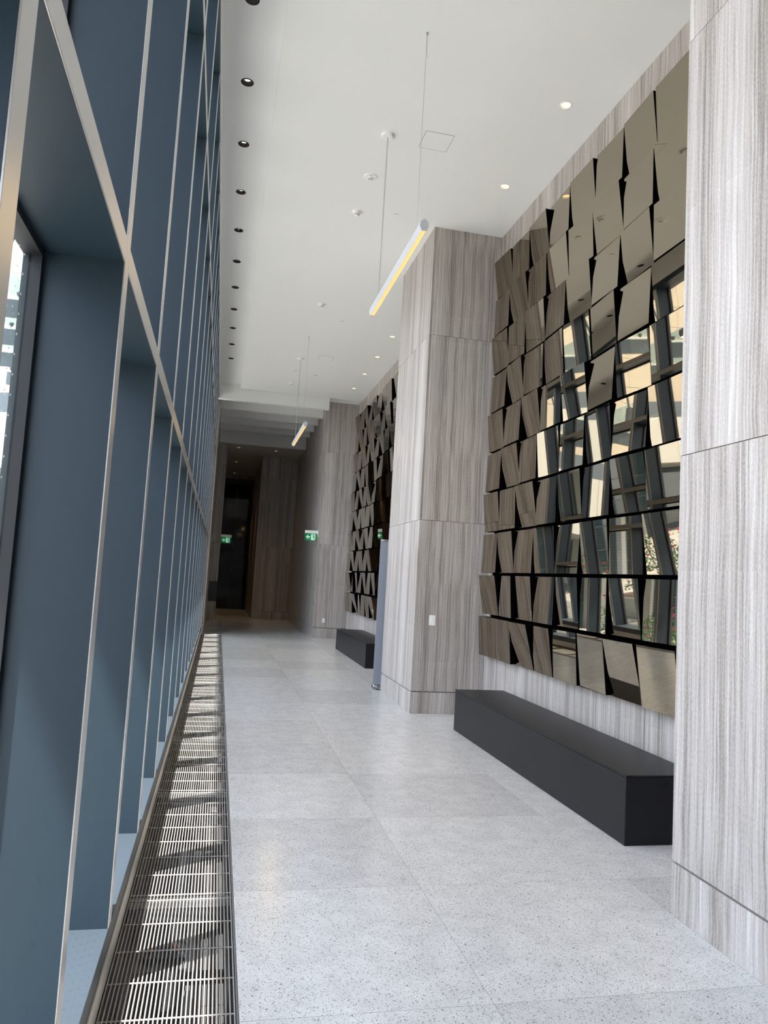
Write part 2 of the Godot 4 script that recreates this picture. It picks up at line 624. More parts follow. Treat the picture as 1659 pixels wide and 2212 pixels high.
# ---------------------------------------------------------------- curtain wall
func build_curtain_wall() -> void:
	var w := structure("window_1")
	var ks := range(-5, 17)
	# sill
	part("sill", box(Vector3(-0.62, -0.3, Z_BACK), Vector3(FIN_IN, SILL_Y, -18.91), 0.002), M.sunlit_fin_paint, w)
	part("sill_rail", box(Vector3(FIN_IN, 0.016, Z_BACK), Vector3(FIN_IN + 0.006, 0.125, -18.9), 0.001), M.rail_metal, w)
	# head above the glass
	part("head", box(Vector3(-0.62, HEAD_Y, Z_BACK), Vector3(FIN_IN, 6.5, -18.91)), M.white_paint, w)
	part("head_frame", box(Vector3(-0.6, HEAD_Y - 0.08, Z_BACK), Vector3(FIN_IN - 0.002, HEAD_Y, -18.9)), M.fin_paint, w)
	var ts := [[2.408, 2.474], [4.635, 4.702]]
	var fin := box(Vector3(FIN_OUT, SILL_Y, -0.068), Vector3(FIN_IN - 0.004, HEAD_Y - 0.08, 0))
	var cap := box(Vector3(FIN_IN - 0.004, SILL_Y, -0.068), Vector3(FIN_IN, HEAD_Y - 0.08, 0), 0.0008)
	var gas := box(Vector3(GLASS_X - 0.02, SILL_Y, -0.088), Vector3(FIN_OUT, HEAD_Y - 0.08, 0.02))
	for k in ks:
		var z: float = FIN_Z0 - FIN_STEP * k
		var f := part("mullion", fin, M.fin_paint, w, Vector3(0, 0, z))
		part("cap", cap, M.fin_cap, f)
		part("gasket", gas, M.gasket, f)
	for t in ts:
		var tm := box(Vector3(FIN_OUT, t[0], -FIN_STEP + 0.0005), Vector3(FIN_IN - 0.004, t[1], -0.0685))
		var tc := box(Vector3(FIN_IN - 0.004, t[0], -FIN_STEP + 0.0005), Vector3(FIN_IN, t[1], -0.0685), 0.0008)
		var tg := box(Vector3(GLASS_X - 0.02, t[0] - 0.02, -FIN_STEP + 0.02), Vector3(FIN_OUT, t[1] + 0.02, -0.0885))
		for k in ks:
			if k == 16:
				continue
			var z: float = FIN_Z0 - FIN_STEP * k
			var f := part("transom", tm, M.fin_paint, w, Vector3(0, 0, z))
			part("cap", tc, M.fin_cap, f)
			part("gasket", tg, M.gasket, f)
	# panes
	var hs := [SILL_Y, ts[0][0], ts[0][1], ts[1][0], ts[1][1], HEAD_Y - 0.08]
	for i in 3:
		var pm := box(Vector3(GLASS_X - 0.006, hs[i * 2], -FIN_STEP + 0.02), Vector3(GLASS_X, hs[i * 2 + 1], -0.088))
		for k in ks:
			if k == 16:
				continue
			part("glass_pane", pm, M.glass, w, Vector3(0, 0, FIN_Z0 - FIN_STEP * k))
	# printed dots on the glass
	var mm := MultiMesh.new()
	mm.transform_format = MultiMesh.TRANSFORM_3D
	mm.mesh = lathe([Vector2(0.0, 0.0), Vector2(0.0027, 0.0), Vector2(0.0027, -0.0006), Vector2(0, -0.0006)], 8)
	var xf := []
	var turn := Basis(Vector3(0, 0, 1), PI * 0.5)
	for k in ks:
		if k == 16:
			continue
		for c in 17:
			for r in 46:
				var y := SILL_Y + 0.035 + 0.0515 * r
				if y < 2.4:
					xf.append(Transform3D(turn, Vector3(GLASS_X + 0.0002, y, FIN_Z0 - FIN_STEP * k - 0.112 - 0.0535 * c)))
	mm.instance_count = xf.size()
	for n in xf.size():
		mm.set_instance_transform(n, xf[n])
	var mi := MultiMeshInstance3D.new()
	mi.name = "glass_dots"
	mi.multimesh = mm
	mi.material_override = M.frit
	mi.set_meta("kind", "stuff")
	w.add_child(mi, true)

# ---------------------------------------------------------------- floor grille over the heating trench
func build_grille() -> void:
	var tr := structure("trim_1")
	part("trench_base", box(Vector3(FIN_IN - 0.1, -0.5, Z_BACK), Vector3(0.3, -0.42, -18.94)), M.trench_steel, tr)
	part("trench_side", box(Vector3(FIN_IN - 0.01, -0.42, Z_BACK), Vector3(FIN_IN + 0.004, 0.0, -18.93)), M.trench_steel, tr)
	part("trench_side", box(Vector3(0.184, -0.42, Z_BACK), Vector3(0.191, 0.0, -18.93)), M.trench_steel, tr)
	part("trench_end", box(Vector3(FIN_IN, -0.42, -18.94), Vector3(0.19, 0.0, -18.93)), M.trench_steel, tr)
	var len := 1.77
	var n := 31
	var x0 := -0.296
	var dx := (0.178 - x0) / (n - 1)
	var bar := box(Vector3(-0.0026, -0.02, -len + 0.004), Vector3(0.0026, 0.0, -0.004), 0.0008)
	var rod := tube([Vector3(x0 - 0.004, 0, 0), Vector3(0.182, 0, 0)], 0.0038, 6)
	for s in range(-2, 10):
		var zs := -2.12 - len * s
		var zl := len
		if zs > Z_BACK + 0.1:
			continue
		if zs - len < -18.93:
			zl = 18.925 + zs
			if zl < 0.2:
				continue
			bar = box(Vector3(-0.0026, -0.02, -zl + 0.004), Vector3(0.0026, 0.0, -0.004), 0.0008)
		var words := ["first", "second", "third", "fourth", "fifth", "sixth", "seventh", "eighth", "ninth", "tenth", "eleventh", "twelfth"]
		var g := thing("floor_grille", "aluminium floor grille section beside the glass, %s from the stone return wall" % words[9 - s], "floor grille", Vector3(0, 0, zs), "floor grille sections along the glass")
		for b in n:
			part("bar", bar, M.bar_metal, g, Vector3(x0 + dx * b, 0, 0))
		for r in 8:
			var zr := -0.03 - (len - 0.06) / 7.0 * r
			if -zr < zl:
				part("cross_rod", rod, M.bar_metal, g, Vector3(0, -0.004, zr))
		# bearing channel under the joint between two sections
		part("bearer", box(Vector3(FIN_IN + 0.006, -0.09, -0.05), Vector3(0.182, -0.022, 0.07), 0.002), M.galvanised, g)
		# finned heating element lying in the trench
		if s >= -1 and zl > 1.0:
			var h := thing("convector", "finned heating element under the floor grille section %s from the stone return wall" % words[9 - s], "heater", Vector3(0, -0.22, zs), "convectors in the floor trench")
			part("pipe", tube([Vector3(-0.19, -0.11, -0.15), Vector3(-0.19, -0.11, -1.65)], 0.012, 8), M.copper_pipe, h)
			part("pipe", tube([Vector3(-0.07, -0.11, -0.15), Vector3(-0.07, -0.11, -1.65)], 0.012, 8), M.copper_pipe, h)
			part("tray", box(Vector3(-0.27, -0.2, -0.1), Vector3(0.02, -0.185, -1.7)), M.galvanised, h)
			var st := begin()
			for i in 90:
				var zz := -0.2 - i * 0.016
				add_box(st, Vector3(-0.25, -0.165, zz), Vector3(-0.01, -0.055, zz - 0.0012))
			var fm := part("fins", st.commit(), M.galvanised, h)
			fm.set_meta("kind", "stuff")
			part("valve_box", box(Vector3(0.05, -0.2, -0.55), Vector3(0.14, -0.09, -0.75), 0.004), M.galvanised, h)

# ---------------------------------------------------------------- mirror walls
const PANELS := [0.105,-0.022,0.050, 0.096,-0.006,0.015, 0.093,0.020,0.056, 0.095,0.017,-0.002, 0.098,0.003,0.038, 0.099,0.000,-0.004, 0.098,0.017,0.044, 0.119,0.005,0.024,
	0.110,0.006,-0.002, 0.102,-0.005,0.056, 0.099,0.004,0.012, 0.097,0.016,0.041, 0.102,-0.010,0.017, 0.100,0.001,0.058, 0.104,0.019,0.004, 0.111,0.009,0.051,
	0.112,-0.010,0.032, 0.109,-0.007,0.003, 0.105,-0.005,0.032, 0.105,0.022,-0.004, 0.106,0.002,0.040, 0.104,0.010,-0.014, 0.103,0.022,0.048, 0.119,0.005,0.009,
	0.113,0.001,-0.011, 0.105,0.023,0.049, 0.108,-0.012,0.004, 0.106,0.028,0.023, 0.108,-0.024,0.034, 0.112,0.034,0.035, 0.113,0.005,-0.013, 0.114,0.008,0.033,
	0.125,-0.006,0.029, 0.121,0.008,-0.013, 0.114,0.020,0.049, 0.121,0.005,0.004, 0.123,-0.009,0.044, 0.117,0.025,-0.020, 0.112,-0.023,0.029, 0.120,0.005,0.021,
	0.132,0.009,-0.011, 0.122,0.003,0.053, 0.129,0.014,0.002, 0.129,-0.008,0.025, 0.128,-0.003,-0.003, 0.130,0.023,0.030, 0.124,-0.019,-0.020, 0.117,0.007,0.033,
	0.134,-0.002,0.035, 0.137,0.005,0.010, 0.128,0.006,0.065, 0.130,0.012,-0.007, 0.131,0.013,0.032, 0.134,0.006,-0.010, 0.123,-0.017,0.047, 0.131,-0.001,0.032,
	0.137,0.006,-0.012, 0.138,0.021,0.038, 0.137,0.004,-0.010, 0.137,0.003,0.024, 0.133,0.008,-0.020, 0.134,-0.002,0.033, 0.131,-0.013,0.015, 0.130,0.000,0.053,
	0.127,-0.019,0.065, 0.123,0.050,0.019, 0.122,0.020,0.035, 0.120,0.016,-0.009, 0.121,0.025,0.030, 0.128,0.014,0.001, 0.128,0.023,0.035, 0.126,0.002,-0.007,
	0.121,-0.032,0.020, 0.125,0.021,0.023, 0.125,0.008,0.106, 0.122,0.028,0.056, 0.126,0.002,0.021, 0.128,0.016,0.042, 0.132,0.014,0.097, 0.143,-0.007,0.055]

func mirror_panel(parent: Node, zl: float, zr: float, yb: float, yt: float, d0: float, a: float, b: float) -> void:
	var f := []
	var e := []
	var k := []
	var back := 0.035
	for c in [[-0.5, 0.5], [0.5, 0.5], [0.5, -0.5], [-0.5, -0.5]]:
		var d: float = max(d0 + a * c[0] + b * c[1], back + 0.02)
		var y: float = yt if c[1] > 0 else yb
		var z: float = zl if c[0] < 0 else zr
		f.append(Vector3(WALL_X - d, y, z))
		e.append(Vector3(WALL_X - d + 0.0025, y, z))
		k.append(Vector3(WALL_X - back, y, z))
	var sides := [[0, 1, Vector3.UP], [1, 2, Vector3(0, 0, 1)], [2, 3, Vector3.DOWN], [3, 0, Vector3(0, 0, -1)]]
	var st := begin()
	poly(st, f, Vector3(-1, 0, 0))
	var pm := part("mirror_panel", st.commit(), M.mirror, parent)
	var st3 := begin()
	for s in sides:
		poly(st3, [f[s[0]], f[s[1]], e[s[1]], e[s[0]]], s[2])
	part("polished_rim", st3.commit(), M.mirror_edge, pm)
	var st2 := begin()
	for s in sides:
		poly(st2, [e[s[0]], e[s[1]], k[s[1]], k[s[0]]], s[2])
	poly(st2, k, Vector3(1, 0, 0))
	part("black_box", st2.commit(), M.black_edge, pm)

func mirror_wall(z0: float, cols: int, label: String, shift: int) -> void:
	var t := thing("mirror_wall_sculpture", label, "wall sculpture", Vector3.ZERO)
	part("backing_board", box(Vector3(WALL_X - 0.034, 0.86, z0 + 0.13), Vector3(WALL_X, 5.55, z0 + 0.5104 * cols - 0.13)), M.black_edge, t)
	for r in 10:
		for c in cols:
			var i := (r * 8 + (c if c < 8 else (c * 3 + shift + r) % 8)) * 3
			var b: float = PANELS[i + 2]
			if b > 0.015:
				b += 0.008
			var zl := z0 + 0.5104 * c + 0.0175
			var yt := 5.711 - 0.4978 * r - 0.0175
			mirror_panel(t, zl, zl + 0.5104 - 0.035, yt - 0.4978 + 0.035, yt, PANELS[i], PANELS[i + 1], b)

# ---------------------------------------------------------------- furniture and fittings
func bench(x0: float, x1: float, zn: float, zf: float, label: String) -> void:
	var t := thing("bench", label, "bench", Vector3((x0 + x1) * 0.5, 0, (zn + zf) * 0.5))
	var hx := (x1 - x0) * 0.5
	var hz := (zn - zf) * 0.5
	part("body", box(Vector3(-hx, 0, -hz), Vector3(hx, 0.421, hz), 0.003), M.bench_black, t)
	part("top", box(Vector3(-hx, 0.4215, -hz), Vector3(hx, 0.437, hz), 0.003), M.bench_black, t)

func downlight(at: Vector3, black: bool, label: String, group: String) -> void:
	var t := thing("ceiling_light", label, "downlight", at, group)
	var r := LIGHT_R
	part("flange", lathe([Vector2(r + 0.005, 0.0), Vector2(r + 0.004, -0.003), Vector2(r * 0.86, -0.004), Vector2(r * 0.84, 0.0)], 32), M.black_trim if black else M.white_plastic, t)
	var deep := 0.030 if black else 0.010
	var lr := r * (0.58 if black else 0.72)
	part("reflector", lathe([Vector2(r * 0.84, -0.001), Vector2(lr * 0.97, deep + 0.006), Vector2(lr * 0.97, deep + 0.01), Vector2(r * 0.92, deep + 0.01), Vector2(r * 0.92, 0.0)], 32), M.black_trim if black else M.white_plastic, t)
	part("lamp_lens", lathe([Vector2(0.0, deep), Vector2(lr, deep + 0.001), Vector2(lr, deep + 0.006), Vector2(0.0, deep + 0.006)], 24), M.lamp_white if black else M.lamp_amber, t)
	var l := SpotLight3D.new()
	l.name = "lamp_beam"
	l.position = Vector3(0, deep - 0.008, 0)
	l.rotation = Vector3(-PI * 0.5, 0, 0)
	l.light_color = Color8(255, 210, 156)
	l.light_energy = 0.5 if black else 1.4
	l.light_size = r * 0.6
	l.spot_range = 14.0
	l.spot_attenuation = 2.0
	l.spot_angle = 32.0
	l.shadow_enabled = true
	t.add_child(l)

func pendant(zn: float, zf: float, c1: float, c2: float, label: String) -> void:
	var x := 1.357
	var yb := 4.30
	var yt := 4.40
	var t := thing("pendant_light", label, "pendant light", Vector3(x, yb, (zn + zf) * 0.5), "linear pendant lights")
	var mz := (zn + zf) * 0.5
	var half := (zn - zf) * 0.5
	# white six-sided extrusion with a slot along its underside
	var left := [Vector2(-0.016, 0.012), Vector2(-0.02, 0.0), Vector2(-0.036, 0.034), Vector2(-0.03, 0.074), Vector2(0.0, 0.098), Vector2(0.0, 0.03), Vector2(-0.016, 0.03)]
	var right := []
	for v in left:
		right.append(Vector2(-v.x, v.y))
	part("housing", prism(left, -half, half), M.lamp_housing, t)
	part("housing", prism(right, -half, half), M.lamp_housing, t)
	var endp := [Vector2(-0.036, 0.034), Vector2(-0.03, 0.074), Vector2(0, 0.098), Vector2(0.03, 0.074), Vector2(0.036, 0.034), Vector2(0.02, 0.0), Vector2(-0.02, 0.0)]
	part("end_cap", prism(endp, half, half + 0.006), M.lamp_housing, t)
	part("end_cap", prism(endp, -half - 0.006, -half), M.lamp_housing, t)
	part("lamp_diffuser", prism([Vector2(-0.0158, 0.0298), Vector2(0.0158, 0.0298), Vector2(0.0175, 0.006), Vector2(-0.0175, 0.006)], -half + 0.004, half - 0.004), M.lamp_warm, t)
	for c in [c1, c2]:
		part("cable", tube([Vector3(0, 0.098, c - mz), Vector3(0, CEIL - yb, c - mz)], 0.0016, 6), M.wire, t)
	part("cable", tube([Vector3(0.006, 0.1, c1 - mz), Vector3(0.008, CEIL - yb - 0.03, c1 - mz)], 0.0026, 6), M.wire, t)
	part("canopy", lathe([Vector2(0, CEIL - yb - 0.03), Vector2(0.058, CEIL - yb - 0.03), Vector2(0.062, CEIL - yb - 0.026), Vector2(0.062, CEIL - yb)], 32), M.white_plastic, t, Vector3(0, 0, c1 - mz))
	part("cable_anchor", lathe([Vector2(0, CEIL - yb - 0.02), Vector2(0.009, CEIL - yb - 0.02), Vector2(0.011, CEIL - yb)], 16), M.lamp_housing, t, Vector3(0, 0, c2 - mz))
	part("cable_tail", tube([Vector3(0.002, CEIL - yb - 0.01, c2 - mz), Vector3(0.004, CEIL - yb - 0.16, c2 - mz), Vector3(0.016, CEIL - yb - 0.22, c2 - mz)], 0.0014, 5), M.wire, t)
	var l := AreaLight3D.new()
	l.name = "lamp_glow"
	l.area_size = Vector2(0.05, half * 2.0)
	l.position = Vector3(0, -0.006, 0)
	l.rotation = Vector3(-PI * 0.5, 0, 0)
	l.light_color = Color8(255, 214, 150)
	l.light_energy = 0.9
	l.area_range = 14.0
	l.area_attenuation = 2.0
	l.shadow_enabled = true
	t.add_child(l)

func smoke_detector(at: Vector3, label: String) -> void:
	var t := thing("smoke_detector", label, "smoke detector", at, "smoke detectors on the ceiling")
	part("base", lathe([Vector2(0, -0.002), Vector2(0.045, -0.012), Vector2(0.06, -0.010), Vector2(0.062, 0.0)], 32), M.white_plastic, t)
	part("head", lathe([Vector2(0, -0.052), Vector2(0.02, -0.052), Vector2(0.03, -0.046), Vector2(0.032, -0.034), Vector2(0.04, -0.028), Vector2(0.042, -0.012)], 32), M.white_plastic, t)
	for k in 6:
		var a := TAU * k / 6.0
		var st := begin()
		add_box(st, Vector3(0.030, -0.043, -0.010), Vector3(0.0335, -0.036, 0.010))
		var s := part("slot", st.commit(), M.slot_dark, t)
		s.rotation.y = a

func speaker(at: Vector3, label: String) -> void:
	var t := thing("ceiling_speaker", label, "speaker", at)
	part("plate", lathe([Vector2(0, -0.012), Vector2(0.05, -0.012), Vector2(0.076, -0.008), Vector2(0.08, 0.0)], 36), M.white_plastic, t)
	part("rosette", lathe([Vector2(0, -0.02), Vector2(0.028, -0.02), Vector2(0.036, -0.012)], 24), M.white_plastic, t)
	for k in 6:
		var a := TAU * k / 6.0
		part("slot", box(Vector3(0.014, -0.0215, -0.004), Vector3(0.026, -0.0195, 0.004)), M.slot_dark, t).rotation.y = a
	for k in 3:
		part("mark", box(Vector3(-0.004, -0.0118, 0.054 + 0.0), Vector3(0.004, -0.0102, 0.060)), M.slot_dark, t).rotation.y = -0.25 + 0.22 * k

func cover_plate(at: Vector3, label: String) -> void:
	var t := thing("sprinkler_cover", label, "sprinkler cover", at, "concealed sprinkler covers")
	part("disc", lathe([Vector2(0, -0.008), Vector2(0.04, -0.008), Vector2(0.042, -0.006)], 32), M.white_paint, t)
	part("collar", lathe([Vector2(0, -0.0055), Vector2(0.034, -0.0055), Vector2(0.034, 0.0)], 24), M.slot_dark, t)

func access_panel(at: Vector3, label: String) -> void:
	var t := thing("access_panel", label, "access panel", at, "ceiling access panels")
	part("gap", box(Vector3(0, -0.0012, 0), Vector3(0.302, 0.0, -0.302)), M.slot_dark, t)
	part("door_plate", box(Vector3(0.003, -0.0015, -0.003), Vector3(0.299, -0.0010, -0.299)), M.white_paint, t)

func exit_sign(at: Vector3, label: String, flip: float, w: float) -> void:
	var t := thing("exit_sign", label, "exit sign", at, "green exit signs")
	# a white bar bracket with an edge-lit green plate under it; arrow points along -x on both faces
	part("bar", box(Vector3(0, 0.19, -0.03), Vector3(w, 0.265, 0.03), 0.004), M.white_plastic, t)
	part("wall_plate", box(Vector3(w if flip > 0 else -0.02, 0.12, -0.05), Vector3(w + 0.02 if flip > 0 else 0.0, 0.30, 0.05), 0.003), M.white_plastic, t)
	part("green_plate", box(Vector3(0.004, 0, -0.006), Vector3(w - 0.012, 0.19, 0.006), 0.002), M.exit_green_lit, t)
	var arrow := [Vector2(0.03, 0.095), Vector2(0.085, 0.15), Vector2(0.105, 0.15), Vector2(0.068, 0.11), Vector2(0.135, 0.11), Vector2(0.135, 0.08), Vector2(0.068, 0.08), Vector2(0.105, 0.04), Vector2(0.085, 0.04)]
	var sq := [Vector2(0.165, 0.02), Vector2(0.275, 0.02), Vector2(0.275, 0.17), Vector2(0.165, 0.17)]
	var man := [
		[Vector2(0.222, 0.148), Vector2(0.238, 0.148), Vector2(0.238, 0.164), Vector2(0.222, 0.164)],
		[Vector2(0.2, 0.14), Vector2(0.236, 0.14), Vector2(0.248, 0.092), Vector2(0.224, 0.088)],
		[Vector2(0.2, 0.14), Vector2(0.206, 0.128), Vector2(0.188, 0.112), Vector2(0.178, 0.118)],
		[Vector2(0.234, 0.138), Vector2(0.262, 0.116), Vector2(0.27, 0.126), Vector2(0.24, 0.144)],
		[Vector2(0.226, 0.092), Vector2(0.244, 0.094), Vector2(0.214, 0.058), Vector2(0.178, 0.058), Vector2(0.178, 0.07), Vector2(0.206, 0.072)],
		[Vector2(0.228, 0.094), Vector2(0.248, 0.094), Vector2(0.262, 0.05), Vector2(0.268, 0.026), Vector2(0.254, 0.026), Vector2(0.246, 0.052)]]
	for s in [[0.006, 0.008], [-0.006, -0.008]]:
		part("arrow", prism(arrow, s[0], s[1]), M.exit_white_lit, t)
		part("door_symbol", prism(sq, s[0], s[1]), M.exit_white_lit, t)
		for p in man:
			part("running_figure", prism(p, s[1], s[1] * 1.15), M.exit_green_lit, t)
	var l := OmniLight3D.new()
	l.name = "sign_glow"
	l.position = Vector3(w * 0.5, 0.09, 0.06)
	l.light_color = Color8(120, 255, 190)
	l.light_energy = 0.004
	l.light_size = 0.05
	l.omni_range = 8.0
	l.omni_attenuation = 2.0
	l.shadow_enabled = true
	t.add_child(l)

const ORDINAL := ["first", "second", "third", "fourth", "fifth", "sixth", "seventh", "eighth", "ninth", "tenth", "eleventh", "twelfth", "thirteenth"]

func build_fittings() -> void:
	bench(2.64, 3.2, -4.412, -7.93, "long black box bench under the near mirror wall beside the switch-plate pillar")
	bench(2.66, 3.24, -13.1, -16.5, "black box bench under the far mirror wall behind the banner stand")

	# switch plate on the pillar, outlet beyond the second bench
	var sw := thing("switch_plate", "white switch plate on the pillar face by the near bench", "switch", Vector3(2.607, 1.127, -8.855))
	part("plate", box(Vector3(-0.04, -0.062, 0), Vector3(0.04, 0.062, 0.006), 0.002), M.white_plastic, sw)
	part("rocker", box(Vector3(-0.018, -0.034, 0.006), Vector3(0.018, 0.034, 0.010), 0.0015), M.white_plastic, sw)
	var ou := thing("wall_outlet", "small white outlet low on the stone face beside the far bench", "outlet", Vector3(2.723, 0.45, -19.1))
	part("plate", box(Vector3(-0.035, -0.057, 0), Vector3(0.035, 0.057, 0.006), 0.002), M.white_plastic, ou)
	part("socket", box(Vector3(-0.016, 0.008, 0.006), Vector3(0.016, 0.038, 0.008)), M.white_paint, ou)
	part("socket", box(Vector3(-0.016, -0.038, 0.006), Vector3(0.016, -0.008, 0.008)), M.white_paint, ou)

	# roll-up banner stand behind the middle pillar
	var b := thing("banner_stand", "grey roll-up banner stand with chrome foot behind the switch-plate pillar", "banner stand", Vector3(2.72, 0, -10.69))
	part("banner", box(Vector3(-0.42, 0.07, -0.004), Vector3(0.42, 2.15, 0.004)), M.banner_fabric, b)
	part("base", box(Vector3(-0.425, 0.018, -0.05), Vector3(0.425, 0.075, 0.05), 0.012), M.chrome, b)
	part("top_rail", box(Vector3(-0.425, 2.15, -0.012), Vector3(0.425, 2.178, 0.012), 0.004), M.chrome, b)
	part("pole", tube([Vector3(0, 0.06, -0.03), Vector3(0, 2.16, -0.016)], 0.01, 10), M.chrome, b)
	for s in [-1.0, 1.0]:
		var foot := [Vector2(-0.11, 0.0), Vector2(0.11, 0.0), Vector2(0.1, 0.012), Vector2(0.02, 0.06), Vector2(-0.02, 0.06), Vector2(-0.1, 0.012)]
		var f := part("foot", prism(foot, -0.02, 0.02), M.chrome, b, Vector3(s * 0.405, 0, 0))
		f.rotation.y = PI * 0.5

	# lights
	pendant(-5.37, -7.36, -7.112, -5.622, "slim white linear pendant light hung before the switch-plate pillar")
	pendant(-13.45, -15.70, -15.41, -13.88, "slim white linear pendant light hung near the white ceiling beams")
	var gl := glass_lights()
	for k in gl.size():
		downlight(Vector3(GLASS_LIGHT_X, STRIP, gl[k]), true, "black-rimmed downlight in the ceiling strip along the glass, %s from the white beams" % ORDINAL[gl.size() - 1 - k], "downlights along the glass")
	var nth := 0
	for z in WALL_LIGHTS:
		if z > -9.0:
			downlight(Vector3(WALL_LIGHT_X, CEIL, z), false, "white-rimmed warm downlight over the near mirror wall, %s from the switch-plate pillar" % ORDINAL[2 - nth], "downlights over the near mirror wall")
			nth += 1
		else:
			downlight(Vector3(WALL_LIGHT_X, CEIL, z), false, "white-rimmed warm downlight over the far mirror wall, %s from the white beams" % ORDINAL[7 - nth], "downlights over the far mirror wall")
			nth += 1
	downlight(Vector3(1.564, 5.6, -24.53), false, "small white downlight in the dark ceiling before the brown end wall", "downlights beyond the beams")
	var pz := [-24.5, -27.8, -31.1]
	for k in 3:
		downlight(Vector3(0.345, 5.6, pz[k]), false, "small white downlight in the dark passage ceiling, %s from the white beams" % ORDINAL[k], "downlights beyond the beams")

	speaker(Vector3(1.351, CEIL, -7.953), "round white speaker plate with slots on the ceiling beside the pendant canopy")
	smoke_detector(Vector3(1.348, CEIL, -8.801), "white smoke detector dome on the ceiling near the round speaker plate")
	smoke_detector(Vector3(1.354, CEIL, -12.121), "white smoke detector dome on the ceiling between the two pendant lights")
	smoke_detector(Vector3(1.362, CEIL, -17.541), "white smoke detector dome on the ceiling next to the white beams")
	cover_plate(Vector3(1.827, CEIL, -8.725), "flat white sprinkler cover beside the first smoke detector dome")
	cover_plate(Vector3(1.821, CEIL, -12.832), "flat white sprinkler cover between the two pendant lights")
	cover_plate(Vector3(1.831, CEIL, -16.6), "flat white sprinkler cover near the white beams")
	cover_plate(Vector3(1.356, CEIL, -16.434), "flat white sprinkler cover beside the far pendant canopy")
	access_panel(Vector3(1.716, CEIL, -6.92), "square flush access panel in the ceiling beside the near pendant cables")
	access_panel(Vector3(1.716, CEIL, -15.0), "square flush access panel in the ceiling beside the far pendant cables")
	exit_sign(Vector3(2.115, 2.478, -19.22), "green running-figure exit sign fixed to the stone wall end", 1.0, 0.33)
	exit_sign(Vector3(0.0, 2.44, -23.99), "green running-figure exit sign before the dark passage door", -1.0, 0.33)

# ---------------------------------------------------------------- outside
func shrub(at: Vector3, r: float, h: float, label: String, flowers: int) -> void:
	var t := thing("flowering_shrub", label, "shrub", at, "shrubs in the outdoor planter")
	var st := begin()
	var rr := RandomNumberGenerator.new()
	rr.seed = int(abs(at.z) * 100.0) + 3
	for k in 420:
		var a := rr.randf() * TAU
		var e := rr.randf()
		var q := sqrt(rr.randf()) * r
		var p := Vector3(cos(a) * q, h * (0.15 + 0.85 * e) * (1.0 - 0.4 * q / r), sin(a) * q)
		var d := Vector3(rr.randf_range(-1, 1), rr.randf_range(-0.2, 1), rr.randf_range(-1, 1)).normalized()
		var s := d.cross(Vector3(rr.randf_range(-1, 1), rr.randf_range(-1, 1), rr.randf_range(-1, 1))).normalized()
		var l := rr.randf_range(0.06, 0.12)
		poly(st, [p, p + d * l * 0.5 + s * l * 0.2, p + d * l, p + d * l * 0.5 - s * l * 0.2], Vector3.UP)
	var lv := part("foliage", st.commit(), M.leaf, t)
	lv.set_meta("kind", "stuff")
	var st2 := begin()
	for k in 5:
		var a := TAU * k / 5.0
		add_tube(st2, [Vector3(0, 0, 0), Vector3(cos(a) * r * 0.5, h * 0.7, sin(a) * r * 0.5)], 0.008, 5)
	part("stems", st2.commit(), M.brick_far, t)
	if flowers > 0:
		for k in flowers:
			var a := rr.randf() * TAU
			var q := rr.randf_range(0.5, 1.0) * r
			var y := h * rr.randf_range(0.45, 1.05)
			part("flower", lathe([Vector2(0, 0.0), Vector2(0.035, 0.02), Vector2(0.05, 0.05), Vector2(0.02, 0.03), Vector2(0, 0.02)], 8), M.petal, t, Vector3(cos(a) * q, y, sin(a) * q))

